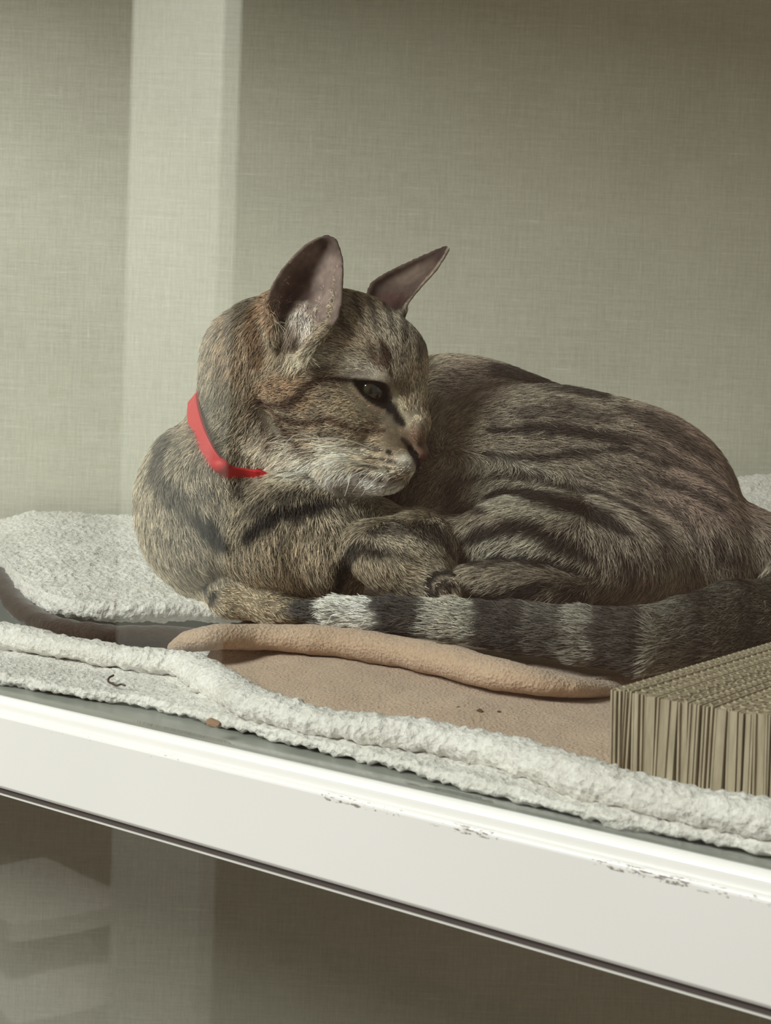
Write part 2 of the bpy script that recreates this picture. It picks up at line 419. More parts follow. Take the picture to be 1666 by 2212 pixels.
th = wire('loose_thread', P3([(245, 1459), (236, 1464), (234, 1472), (243, 1477), (252, 1481), (262, 1478), (270, 1481)], .0075), .0005, M_thread)
tag(th, 'short dark curled thread lying on the white blanket in front of the brown fold', 'thread')

# ------------------------------------------------------------------ the cat: one skin grown from blended volumes
def cam2w(q): return CAM + q @ R.T
def cs(px, py, D): return np.array([(px-IW/2)/F*D, (py-IH/2)/F*D, D])      # camera-aligned metric coordinates
VX = .00125
LO = np.array([-.185, -.155, .59]); HI = np.array([.285, .115, .965])
dims = np.ceil((HI-LO)/VX).astype(int)
ax = [LO[i] + VX*np.arange(dims[i]) for i in range(3)]
phi = np.full(dims, .05, np.float32)
def region(c, ext):
    s = []
    for i in range(3):
        a = max(0, int((c[i]-ext[i]-LO[i])/VX)); b_ = min(dims[i], int((c[i]+ext[i]-LO[i])/VX)+2); s.append(slice(a, b_))
    return tuple(s)
def grid(s): return np.meshgrid(ax[0][s[0]], ax[1][s[1]], ax[2][s[2]], indexing='ij')
def blend(s, d, k, sub=False):
    a = phi[s]; d = d.astype(np.float32)
    if sub:
        h = np.clip(.5-.5*(a+d)/k, 0, 1); phi[s] = a*(1-h) + (-d)*h + k*h*(1-h)
    else:
        h = np.clip(.5+.5*(a-d)/k, 0, 1); phi[s] = a*(1-h) + d*h - k*h*(1-h)
def ell(c, r, rot=None, k=.012, sub=False, pad=.03):
    r = np.array(r, float); e = np.full(3, r.max()+pad); s = region(c, e); X, Y, Z = grid(s)
    if X.size == 0: return
    p = np.stack([X-c[0], Y-c[1], Z-c[2]], -1)
    if rot is not None: p = p @ rot          # columns of rot are the ellipsoid axes
    k0 = np.sqrt(((p/r)**2).sum(-1)); k1 = np.sqrt(((p/r**2)**2).sum(-1)) + 1e-9
    blend(s, k0*(k0-1)/k1, k, sub)
def rotz(deg):
    a = math.radians(deg); c, s = math.cos(a), math.sin(a)
    return np.array([[c, -s, 0], [s, c, 0], [0, 0, 1.]])
def E(px, py, D, rx, ry, rz, deg=0, k=.014):  # radii in pixels at that depth, rz in metres
    ell(cs(px, py, D), (rx/F*D, ry/F*D, rz), rotz(deg), k)
def cap(a, b_, ra, rb, k=.012, sub=False):
    ab = b_-a; L2 = ab@ab; c = (a+b_)/2; e = np.abs(ab)/2 + max(ra, rb) + .025
    s = region(c, e); X, Y, Z = grid(s)
    if X.size == 0: return
    t = np.clip(((X-a[0])*ab[0]+(Y-a[1])*ab[1]+(Z-a[2])*ab[2])/L2, 0, 1)
    d = np.sqrt((X-a[0]-t*ab[0])**2+(Y-a[1]-t*ab[1])**2+(Z-a[2]-t*ab[2])**2) - (ra+(rb-ra)*t)
    blend(s, d, k, sub)
def chain(pts, k=.012):                        # pts: px, py, D, r_px
    for p, q in zip(pts[:-1], pts[1:]):
        cap(cs(*p[:3]), cs(*q[:3]), p[3]/F*p[2], q[3]/F*q[2], k)

# trunk
chain([(478, 1110, .800, 165), (560, 1040, .850, 160), (750, 1000, .890, 190), (980, 1000, .890, 200), (1200, 1090, .86, 215), (1400, 1150, .83, 190)], .02)
E(462, 1080, .785, 160, 178, .052, 0)
E(450, 1180, .775, 120, 95, .04, 20)
chain([(505, 1030, .790, 95), (535, 900, .785, 92), (572, 785, .782, 120), (640, 715, .785, 100)], .015)     # neck
E(950, 975, .865, 190, 190, .052, 0, .02)
E(1075, 960, .86, 190, 150, .05, 12, .02)
E(1215, 1110, .800, 360, 268, .062, 14, .02)
E(1380, 1090, .80, 190, 185, .058, 20, .02)
E(1240, 1190, .735, 250, 120, .045, 8, .012)          # thigh
E(1500, 1180, .765, 120, 160, .05, -20)
E(1610, 1190, .775, 80, 90, .05, 0)
E(1130, 1265, .700, 150, 50, .028, 6, .008)
E(645, 1145, .752, 150, 135, .042, 0)                 # chest
E(600, 1195, .745, 125, 85, .03, 20, .01)
E(710, 1190, .735, 75, 95, .03, 0, .008)
E(760, 1135, .765, 110, 70, .030, 0)
E(742, 1262, .745, 40, 40, .02, 0, .01)
E(858, 1208, .716, 120, 78, .032, 20, .008)            # tucked foreleg
E(925, 1160, .745, 62, 48, .03, 25, .02)
chain([(900, 1245, .700, 48), (955, 1268, .690, 34)], .006)
cap(cs(940, 1262, .672), cs(962, 1292, .672), .0045, .0045, .002, True)
chain([(950, 1245, .684, 10), (975, 1258, .680, 10), (985, 1285, .680, 9)], .002)     # curled toes
chain([(934, 1262, .682, 8), (952, 1272, .679, 9), (958, 1292, .679, 8)], .002)
chain([(415, 1262, .775, 30), (500, 1285, .750, 45), (590, 1308, .735, 38), (640, 1318, .73, 24)], .006)   # left paw
E(610, 1320, .727, 26, 15, .008, 10, .002)
# tail
TAIL = [(1600, 1180, .775, 75), (1690, 1210, .75, 80), (1740, 1300, .715, 88), (1680, 1345, .685, 90), (1590, 1348, .655, 88), (1490, 1372, .630, 78),
       (1385, 1384, .618, 66), (1260, 1372, .632, 57), (1120, 1356, .650, 50), (980, 1340, .668, 42), (850, 1330, .680, 36), (730, 1323, .693, 30), (650, 1317, .708, 17)]
chain(TAIL, .003)

# head, in its own axes: forward, up, side (side points away from the camera)
HF = unit((.69, .60, -.40)); HU = np.array([.58, -.76, -.14]); HU = unit(HU - HF*HU.dot(HF)); HS = -np.cross(HU, HF)
if HS[2] < 0: HS = -HS
HC = cs(757, 785, .757)
def H(f, u, s): return HC + HF*f + HU*u + HS*s
HR = np.column_stack([HF, HU, HS])
def HE(f, u, s, rf, ru, rs, k=.008, sub=False): ell(H(f, u, s), (rf, ru, rs), HR, k, sub)
HE(-.002, .000, 0, .037, .037, .035)
HE(-.022, -.008, -.004, .034, .034, .032, .012)
HE(.016, .012, 0, .022, .022, .026)
HE(-.004, -.020, -.015, .030, .026, .023)                                    # near cheek / jowl
HE(-.004, -.020, .013, .028, .025, .022)
HE(.020, -.022, -.012, .024, .020, .017)
HE(.020, -.022, .012, .024, .020, .017)
cap(H(.018, .016, 0), H(.053, -.004, 0), .0165, .0085, .008)                   # bridge of the nose
cap(H(.020, -.004, 0), H(.048, -.017, 0), .020, .0125, .008)
cap(H(.053, -.004, 0), H(.0632, -.0150, 0), .0075, .0050, .003)
E(912, 977, .729, 15, 18, .006, 0, .003)                  # nose
HE(.053, -.0215, -.0080, .0135, .0098, .0098, .004)                           # whisker pads
HE(.053, -.0215, .0080, .0135, .0098, .0098, .004)
HE(.048, -.0345, 0, .0125, .0085, .0100, .004)                                 # chin
cap(H(-.004, -.034, -.008), H(.043, -.036, -.002), .014, .010, .008)             # jaw
cap(H(-.004, -.034, .008), H(.043, -.036, .002), .014, .010, .008)
HE(.0285, .0085, -.0165, .011, .006, .0085, .005)                               # brows
HE(.0285, .0085, .0165, .011, .006, .0085, .005)
chain([(600, 985, .765, 62), (690, 1015, .752, 42), (775, 1035, .742, 26)], .012)    # throat ruff
E(838, 1030, .724, 50, 34, .012, -12, .006)             # chin
E(770, 1022, .733, 75, 40, .016, 5, .008)
E(872, 1000, .716, 36, 30, .010, -10, .005)
E(905, 930, .722, 16, 30, .008, -8, .006)
def ear(Lp, Rp, Dl, Dr, bulge, th, k, nr=9, nc=7):
    L = interp([(*a, d) for a, d in zip(Lp, Dl)], nr); Rr = interp([(*a, d) for a, d in zip(Rp, Dr)], nr)
    G = np.zeros((nr, nc, 3))
    for i in range(nr):
        t = i/(nr-1)
        for j in range(nc):
            u = j/(nc-1); p = L[i]*(1-u)+Rr[i]*u
            G[i, j] = cs(p[0], p[1], p[2] + bulge*(1-t)**.7*math.sin(math.pi*u)**.8)
    tris = []
    for i in range(nr-1):
        for j in range(nc-1):
            a, b_, c, d = G[i, j], G[i, j+1], G[i+1, j+1], G[i+1, j]; tris += [(a, b_, c), (a, c, d)]
    c = G.reshape(-1, 3); lo, hi = c.min(0), c.max(0); s = region((lo+hi)/2, (hi-lo)/2+.008); X, Y, Z = grid(s)
    P = np.stack([X, Y, Z], -1).astype(np.float32); D = np.full(X.shape, 1., np.float32)
    for A, B, C in tris:
        tl, th_ = np.minimum(np.minimum(A, B), C)-.009, np.maximum(np.maximum(A, B), C)+.009
        ix = [slice(np.searchsorted(ax[q][s[q]], tl[q]), np.searchsorted(ax[q][s[q]], th_[q])) for q in range(3)]
        p = P[tuple(ix)]
        if p.size == 0: continue
        n = np.cross(B-A, C-A); n /= np.linalg.norm(n)+1e-12
        pa = p-A; dist = pa@n; q = p - dist[..., None]*n
        v0, v1, v2 = B-A, C-A, q-A
        d00, d01, d11 = v0@v0, v0@v1, v1@v1; d20, d21 = v2@v0, v2@v1; den = d00*d11-d01*d01+1e-18
        vv = (d11*d20-d01*d21)/den; ww = (d00*d21-d01*d20)/den; ins = (vv >= 0) & (ww >= 0) & (vv+ww <= 1)
        def seg(a, b_):
            ab = b_-a; t = np.clip(((p-a)@ab)/(ab@ab+1e-18), 0, 1); return np.linalg.norm(p-a-t[..., None]*ab, axis=-1)
        e = np.minimum(np.minimum(seg(A, B), seg(B, C)), seg(C, A))
        D[tuple(ix)] = np.minimum(D[tuple(ix)], np.where(ins, np.abs(dist), e))
    blend(s, D-th, k); return G
NEAR = ear([(585, 735), (574, 660), (608, 588), (662, 530), (706, 510)], [(668, 762), (728, 690), (738, 620), (738, 560), (724, 518)],
    [.726, .728, .732, .733, .734], [.712, .716, .722, .727, .732], .026, .0012, .004)
FARE = ear([(790, 655), (803, 612), (858, 580), (916, 553), (962, 534)], [(874, 680), (880, 655), (908, 620), (942, 582), (970, 538)],
    [.775, .775, .772, .768, .765], [.752, .755, .758, .760, .763], .012, .0011, .004)
chain([(573, 655, .727, 5), (592, 712, .718, 8), (604, 700, .718, 5)], .003)
# eye socket and nostril, mouth line
EYE = H(.0335, .0035, -.0185)

# ---- polygonise (surface nets)
def surface_nets(phi):
    s = phi < 0; nx, ny, nz = phi.shape
    c = [s[i:nx-1+i, j:ny-1+j, k:nz-1+k] for i in (0, 1) for j in (0, 1) for k in (0, 1)]
    cnt = sum(x.astype(np.int8) for x in c); act = (cnt > 0) & (cnt < 8)
    idx = -np.ones(act.shape, np.int64); I = np.argwhere(act); idx[act] = np.arange(len(I))
    val = np.stack([phi[I[:, 0]+i, I[:, 1]+j, I[:, 2]+k] for i in (0, 1) for j in (0, 1) for k in (0, 1)], -1)
    cor = np.array([(i, j, k) for i in (0, 1) for j in (0, 1) for k in (0, 1)], float)
    acc = np.zeros((len(I), 3)); n = np.zeros(len(I))
    for a in range(8):
        for b_ in range(a+1, 8):
            if np.abs(cor[a]-cor[b_]).sum() != 1: continue
            va, vb = val[:, a], val[:, b_]; cr = (va < 0) != (vb < 0)
            t = np.where(cr, va/(va-vb+1e-20), 0)[:, None]
            acc += np.where(cr[:, None], cor[a]+t*(cor[b_]-cor[a]), 0); n += cr
    V = (I + acc/n[:, None])*VX + LO
    Q = []
    for d in range(3):
        sl = [slice(0, -1)]*3; sh = list(sl); 
        a = [slice(None)]*3; b_ = [slice(None)]*3; a[d] = slice(0, -1); b_[d] = slice(1, None)
        A, B = s[tuple(a)], s[tuple(b_)]; E_ = np.argwhere(A != B)
        u, v = (d+1) % 3, (d+2) % 3
        ok = (E_[:, u] > 0) & (E_[:, v] > 0) & (E_[:, u] < phi.shape[u]-1) & (E_[:, v] < phi.shape[v]-1); E_ = E_[ok]
        inside = A[tuple(E_.T)]
        def at_(du, dv):
            e = E_.copy(); e[:, u] -= du; e[:, v] -= dv; return idx[tuple(e.T)]
        q = np.stack([at_(1, 1), at_(0, 1), at_(0, 0), at_(1, 0)], -1)
        q[~inside] = q[~inside][:, ::-1]; Q.append(q)
    Q = np.vstack(Q); return V, Q[(Q >= 0).all(1)]
# close the skin at the borders of the block
phi[:1] = phi[-1:] = .01; phi[:, :1] = phi[:, -1:] = .01; phi[:, :, :1] = phi[:, :, -1:] = .01
CV, CQ = surface_nets(phi)
# drop stray islands is not needed: all volumes touch
q3 = CV                                      # camera-aligned coordinates of skin vertices
nV = len(CV)
# light relaxation
def relax(V, Q, it, amt=.5):
    for _ in range(it):
        acc = np.zeros_like(V); n = np.zeros(len(V))
        for a, b_ in ((0, 1), (1, 2), (2, 3), (3, 0)):
            for x, y in ((a, b_), (b_, a)):
                np.add.at(acc, Q[:, x], V[Q[:, y]]); np.add.at(n, Q[:, x], 1)
        V = V + amt*(acc/n[:, None]-V)
    return V
CV = relax(CV, CQ, 2)
def vnormals(V, Q):
    n = np.cross(V[Q[:, 2]]-V[Q[:, 0]], V[Q[:, 3]]-V[Q[:, 1]]); out = np.zeros_like(V)
    for i in range(4): np.add.at(out, Q[:, i], n)
    return out/(np.linalg.norm(out, axis=1)[:, None]+1e-12)
NV = vnormals(CV, CQ)
if (NV*(CV-CV.mean(0))).sum() < 0: CQ = CQ[:, ::-1]; NV = -NV
print('cat skin', nV, len(CQ))
PX = IW/2 + F*CV[:, 0]/CV[:, 2]; PY = IH/2 + F*CV[:, 1]/CV[:, 2]; PD = CV[:, 2]
LOCH = (CV-HC) @ HR                          # head coordinates
print('nose tip px', [IW/2+F*H(.072, -.002, 0)[0]/H(.072, -.002, 0)[2], IH/2+F*H(.072, -.002, 0)[1]/H(.072, -.002, 0)[2]], 'eye', IW/2+F*EYE[0]/EYE[2], IH/2+F*EYE[1]/EYE[2])

# ---- coat colours, combing and hair length for every skin vertex
def sr(r, g, b_): return np.array(lin(r, g, b_)[:3])
COL = np.tile(sr(138, 126, 106), (nV, 1)); LEN = np.full(nV, .0105); DEN = np.ones(nV)
def smooth(x, a, b_): t = np.clip((x-a)/(b_-a), 0, 1); return t*t*(3-2*t)
def d_poly(pts):
    best = np.full(nV, 1e9)
    pts = np.array(pts, float)
    if len(pts) == 1: return np.hypot(PX-pts[0, 0], PY-pts[0, 1]), np.zeros(nV)
    tb = np.zeros(nV); n = len(pts)-1
    if n > 1: pts = interp(pts, n*5+1)
    n = len(pts)-1
    for i in range(n):
        a, b_ = pts[i], pts[i+1]; ab = b_-a; t = np.clip(((PX-a[0])*ab[0]+(PY-a[1])*ab[1])/(ab@ab+1e-9), 0, 1)
        d = np.hypot(PX-a[0]-t*ab[0], PY-a[1]-t*ab[1]); m_ = d < best
        best[m_] = d[m_]; tb[m_] = ((i+t)/n)[m_]
    return best, tb
def mixc(mask, c): 
    global COL
    COL = COL*(1-mask[:, None]) + np.asarray(c)*mask[:, None]
def patch(px, py, rx, ry, c, a=1., deg=0, soft=.5, m=None):
    q = math.radians(deg); x = (PX-px)*math.cos(q)+(PY-py)*math.sin(q); y = -(PX-px)*math.sin(q)+(PY-py)*math.cos(q)
    d = np.hypot(x/rx, y/ry); k = (1-smooth(d, 1-soft, 1+soft*.5))*a
    if m is not None: k = k*m
    mixc(k, c)
def vnoise(P, s, seed=0):
    """cheap smooth value noise"""
    r = np.random.default_rng(seed).random((32, 32, 32)); q = P*s + 7.3; i = np.floor(q).astype(int); f = q-i; f = f*f*(3-2*f); out = 0
    for a in (0, 1):
        for b_ in (0, 1):
            for c in (0, 1):
                w_ = (f[:, 0] if a else 1-f[:, 0])*(f[:, 1] if b_ else 1-f[:, 1])*(f[:, 2] if c else 1-f[:, 2])
                out = out + w_*r[(i[:, 0]+a) % 32, (i[:, 1]+b_) % 32, (i[:, 2]+c) % 32]
    return out
WOB = (vnoise(CV, 160, 3)-.5)
def stroke(pts, w_, c=(.035, .03, .028), a=.9, m=None, ends=True, rag=.5):
    d, t = d_poly(pts); ww = w_*1.25*(1+rag*WOB*2)
    if ends: ww = ww*(.35+.65*np.sin(np.pi*np.clip(t, .02, .98))**.6)
    k = (1-smooth(d, ww*.45, ww*1.15))*a
    if m is not None: k = k*m
    mixc(k, c)
DARK = sr(40, 35, 32); BRN = sr(84, 62, 46)
def seg_d(a, b_):
    ab = b_-a; t = np.clip(((CV-a)@ab)/(ab@ab), 0, 1); return np.linalg.norm(CV-a-t[:, None]*ab, axis=1), t
# tail membership and its arc parameter
tb = np.full(nV, 1e9); tp = np.zeros(nV)
for i in range(2, len(TAIL)-1):
    a, b_ = TAIL[i], TAIL[i+1]; d, t = seg_d(cs(*a[:3]), cs(*b_[:3])); r_ = (a[3]*(1-t)*a[2]+b_[3]*t*b_[2])/F
    e = d-r_; k_ = e < tb; tb[k_] = e[k_]; tp[k_] = (i+t)[k_]
MT = 1-smooth(tb, .0005, .0035)
inhead = np.linalg.norm((LOCH-np.array([.018, -.008, 0]))/np.array([.068, .068, .05]), axis=1)
MH = (1-smooth(inhead, .92, 1.12))*(PD < .80)*(PX < 1000)*(1-smooth(PY-np.interp(PX, [520, 640, 740, 900, 960], [1030, 1058, 1078, 1092, 1092]), -8, 8))
MH = np.maximum(MH, ((PY < 640) & (PX < 990) & (PD < .80)).astype(float))
MB = (1-MH)*(1-MT)
# general tones
mixc(MB*smooth(PX, 880, 1100)*.9, sr(116, 106, 92))
mixc(MB*smooth(PX, 1250, 1500)*(1-smooth(PY, 1080, 1200))*.8, sr(108, 86, 76))  # reddish reflection in the glass, painted into the coat of the upper right back
mixc(MB*(1-smooth(PX, 330, 520))*.5, sr(160, 150, 130))
patch(640, 1180, 120, 110, sr(150, 134, 110), .7, m=MB)
patch(830, 1230, 110, 60, sr(162, 148, 124), .8, m=MB)
patch(520, 1300, 110, 45, sr(158, 140, 110), .8, m=MB)
patch(960, 1280, 34, 40, sr(150, 130, 108), .9, m=MB)
patch(1100, 1030, 150, 50, sr(150, 146, 128), .6, 15, m=MB)
patch(1110, 1180, 130, 45, sr(146, 142, 126), .7, 8, m=MB)
patch(1130, 1090, 140, 30, sr(146, 142, 126), .5, 10, m=MB)
patch(990, 960, 60, 60, sr(140, 128, 106), .5, m=MB)
patch(1000, 830, 90, 60, sr(96, 76, 66), .7, m=MB)
for pts, w_, a in [
    ([(372, 930), (350, 1000), (372, 1062), (425, 1115), (485, 1165)], 18, .52), ([(420, 1105), (455, 1140), (490, 1168)], 17, .95),
    ([(535, 1150), (600, 1106), (680, 1084), (745, 1074)], 15, .9), ([(515, 1112), (600, 1068), (690, 1058), (760, 1062)], 9, .5),
    ([(500, 1040), (535, 1062)], 13, .6), ([(592, 1190), (610, 1150), (640, 1120)], 6, .3),
    ([(735, 1265), (742, 1215), (775, 1180), (830, 1195)], 13, .75), ([(800, 1150), (870, 1140), (940, 1165)], 9, .6), ([(800, 1185), (850, 1190), (900, 1215)], 8, .45),
    ([(905, 1130), (950, 1150), (975, 1190)], 12, .7),
    ([(922, 1290), (926, 1255), (950, 1232), (980, 1240)], 8, .9), ([(935, 1305), (942, 1272), (962, 1258), (980, 1268)], 6, .85),
    ([(438, 1262), (442, 1270)], 9, .8), ([(455, 1285), (462, 1290)], 13, .8),
    ([(1050, 796), (1160, 815), (1290, 850)], 22, .75), ([(1100, 900), (1200, 885), (1300, 905)], 14, .5), ([(1040, 932), (1150, 928), (1260, 934), (1350, 960)], 10, .85),
    ([(1040, 978), (1150, 988), (1240, 976), (1340, 970), (1430, 1000)], 7, .75), ([(1000, 1026), (1110, 1018), (1200, 1036), (1300, 1072), (1370, 1104)], 7, .7),
    ([(1060, 1070), (1125, 1060), (1200, 1080), (1290, 1112), (1350, 1145)], 12, .9), ([(985, 1105), (1030, 1092), (1060, 1100)], 9, .7),
    ([(1010, 1160), (1060, 1142), (1150, 1138), (1230, 1172), (1290, 1200)], 13, .95), ([(1030, 1215), (1100, 1206), (1190, 1214), (1290, 1235)], 13, .85),
    ([(1050, 1290), (1120, 1284), (1190, 1262)], 11, .8), ([(1190, 1262), (1290, 1296), (1360, 1300)], 9, .6), ([(960, 1000), (985, 1060), (970, 1110)], 16, .5),
    ([(1330, 880), (1430, 925), (1520, 985)], 14, .55), ([(1350, 1010), (1430, 1035), (1520, 1075), (1570, 1110)], 8, .6), ([(1300, 930), (1400, 965), (1500, 1020), (1570, 1070)], 9, .55),
    ([(1330, 1060), (1400, 1080), (1480, 1120)], 8, .5), ([(1360, 1100), (1420, 1150), (1430, 1210)], 10, .5), ([(1470, 1110), (1500, 1160), (1490, 1220)], 9, .5),
    ([(1540, 1150), (1560, 1190), (1600, 1200)], 15, .6), ([(1330, 1180), (1370, 1230), (1360, 1280)], 8, .45), ([(1200, 960), (1300, 1010), (1400, 1050)], 6, .4)]:
    stroke(pts, w_*1.3, DARK, min(1, a*1.25), MB)
# tail rings: dark tip, then bands by distance along the tail
xt = PX
def band(x0, x1, a=.95): 
    e = xt + 26*WOB
    mixc(MT*smooth(e, x0-8, x0+8)*(1-smooth(e, x1-8, x1+8))*a, sr(44, 38, 36))
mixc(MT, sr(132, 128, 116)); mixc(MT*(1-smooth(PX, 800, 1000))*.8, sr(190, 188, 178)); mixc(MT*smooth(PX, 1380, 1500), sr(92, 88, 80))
band(600, 698); band(815, 925); band(1035, 1150); band(1150, 1235, .85); mixc(MT*smooth(PX, 1225, 1240)*(1-smooth(PX, 1280, 1300))*.5, sr(70, 64, 58)); band(1290, 1400); band(1505, 1530, .6); band(1600, 1640, .5)
# head
mixc(MH*.9, sr(142, 126, 104))
mh = MH
patch(505, 745, 55, 85, sr(150, 128, 102), .8, m=None)
patch(480, 860, 50, 60, sr(120, 112, 92), .6)
patch(620, 850, 75, 48, sr(142, 112, 82), .85, m=mh)
patch(600, 910, 60, 50, sr(112, 100, 82), .7, 40, m=mh)
patch(600, 990, 95, 55, sr(178, 164, 146), .9, 20)
patch(690, 1015, 90, 40, sr(186, 176, 160), .9, 0)
patch(790, 1045, 95, 36, sr(212, 206, 196), .95, 5, m=mh)
patch(745, 975, 65, 30, sr(196, 184, 164), .8, 10, m=mh)
patch(880, 1003, 34, 20, sr(226, 218, 204), .95, 10, m=mh)
patch(825, 995, 55, 26, sr(196, 172, 140), .7, 10, m=mh)
patch(850, 945, 55, 28, sr(134, 112, 84), .8, 20, m=mh)
patch(770, 870, 55, 40, sr(150, 134, 106), .7, 20, m=mh)
patch(870, 740, 60, 80, sr(146, 136, 120), .7, m=mh)
patch(700, 770, 90, 28, sr(176, 166, 148), .8, 5, m=mh)
patch(775, 800, 60, 24, sr(184, 172, 156), .8, 10, m=mh)
patch(655, 690, 34, 60, sr(196, 178, 168), .8, 15)
patch(866, 880, 12, 52, sr(200, 184, 150), .8, -22, m=mh)
patch(900, 950, 26, 34, sr(136, 102, 78), .85, m=mh)
patch(905, 870, 18, 50, sr(160, 146, 122), .6, m=mh)
for pts, w_, c, a in [
    ([(768, 822), (700, 822), (668, 836), (640, 868), (585, 880), (556, 862)], 8, BRN*.7, .9), ([(569, 876), (616, 905), (670, 916), (713, 905), (740, 912), (790, 930), (830, 930)], 6, BRN, .8),
    ([(602, 908), (634, 941), (662, 968), (690, 972)], 6, BRN, .7), ([(560, 900), (585, 940), (600, 970)], 8, BRN, .5), ([(620, 930), (690, 935), (740, 945)], 4, BRN, .5),
    ([(803, 742), (814, 775), (824, 800)], 7, BRN, .7), ([(826, 740), (838, 779), (847, 812)], 9, BRN*.7, .9), ([(846, 872), (858, 898), (870, 915)], 9, DARK, .9),
    ([(790, 700), (780, 670), (775, 640)], 6, DARK, .6), ([(820, 720), (815, 680), (805, 650)], 6, DARK, .6), ([(850, 730), (850, 690), (838, 660)], 7, DARK, .6), ([(880, 745), (885, 710), (875, 680)], 7, DARK, .6), ([(905, 790), (912, 750), (900, 712)], 7, DARK, .5),
    ([(760, 720), (745, 690), (742, 650)], 7, DARK, .5), ([(640, 790), (690, 800), (740, 792)], 5, DARK, .35),
    ([(782, 960), (810, 968), (826, 974)], 4, DARK, .8), ([(835, 974), (846, 980)], 6, DARK, .85), ([(790, 985), (830, 993), (862, 1002)], 3.5, DARK, .75), ([(780, 998), (820, 1008), (850, 1014)], 3.5, DARK, .7),
    ([(775, 1012), (800, 1028), (838, 1036), (880, 1036)], 7, sr(96, 76, 70), .8), ([(868, 948), (882, 962), (890, 982)], 5, DARK, .7),
    ([(893, 985), (903, 998), (905, 1012)], 6, DARK, .9), ([(560, 640), (520, 680), (500, 730)], 10, DARK, .4), ([(556, 660), (556, 720), (560, 790)], 14, sr(110, 84, 58), .8)]:
    stroke(pts, w_*1.3, c, min(1, a*1.15), mh if pts[0][0] > 565 else None)
# ears: bare pinkish inside, darker rim
GN = NEAR.reshape(-1, 3); GF = FARE.reshape(-1, 3)
def near_d(G, lim=1e9):
    out = np.full(nV, 1e9)
    for g in G[::1]: out = np.minimum(out, np.linalg.norm(CV-g, axis=1))
    return out
dN, dF = near_d(GN), near_d(GF)
NV = vnormals(CV, CQ); VIEW = -CV/np.linalg.norm(CV, axis=1)[:, None]
face = (NV*VIEW).sum(1)
EN = (1-smooth(dN, .004, .007))*(PY < 700); EF = (1-smooth(dF, .004, .007))*(PY < 672)
inn = smooth(face, .0, .25)
mixc(EN, sr(116, 100, 84)); mixc(EF, sr(110, 96, 82))
mixc(EN*inn*.95, sr(140, 116, 106)); patch(640, 640, 42, 75, sr(92, 66, 62), .9, 20, m=EN*inn); patch(705, 620, 32, 80, sr(166, 142, 132), .8, 5, m=EN*inn)
patch(716, 525, 32, 28, sr(92, 74, 66), .7, m=EN)
mixc(EF*inn*.95, sr(100, 78, 70)); patch(885, 592, 45, 20, sr(126, 106, 92), .7, -25, m=EF*inn); patch(840, 650, 50, 18, sr(96, 60, 58), .8, m=EF*inn)
patch(955, 545, 30, 18, sr(70, 52, 48), .8, -40, m=EF)
stroke([(874, 664), (908, 622), (945, 578), (972, 534)], 3.5, sr(190, 170, 150), .9, EF, False)
stroke([(578, 610), (574, 655), (590, 708)], 7, sr(160, 124, 92), .8, None, False)
patch(914, 984, 15, 17, sr(150, 100, 82), .9, m=mh); stroke([(886, 966), (895, 980), (903, 990)], 5, DARK*.5, 1, mh, False, .1); stroke([(906, 1000), (904, 1018)], 4, DARK*.5, 1, mh, False, .1)
# nose leather
ND = np.linalg.norm(CV-H(.069, -.0125, 0), axis=1); mixc((1-smooth(ND, .004, .0065)), sr(124, 84, 70))
# mottling
COL *= (1 + .5*(vnoise(CV, 500, 5)-.5) + .35*(vnoise(CV, 180, 6)-.5))[:, None]
COL = COL*.76 + .24*(COL@np.array([.3, .59, .11]))[:, None]
# hair length (m)
LEN[:] = .0068
LEN = LEN*(1-MH) + .0040*MH
nrm = lambda x0, y0, rx, ry: 1-smooth(np.hypot((PX-x0)/rx, (PY-y0)/ry), .7, 1.2)
LEN += MH*nrm(640, 990, 150, 60)*.0042 + MH*nrm(640, 740, 50, 60)*.005 + nrm(480, 850, 80, 120)*.002
LEN *= 1-.55*nrm(880, 960, 60, 70); LEN *= 1-.45*nrm(520, 1295, 120, 50); LEN *= 1-.35*nrm(860, 1220, 130, 80); LEN *= 1-.4*nrm(960, 1275, 35, 40)
LEN = LEN*(1-MT) + .0068*MT
LEN *= 1-.62*np.maximum(EN, EF)
LEN *= smooth(ND, .005, .010)*.9+.1
DEN *= smooth(ND, .004, .007); DEN *= 1-.75*np.maximum(EN, EF)*inn
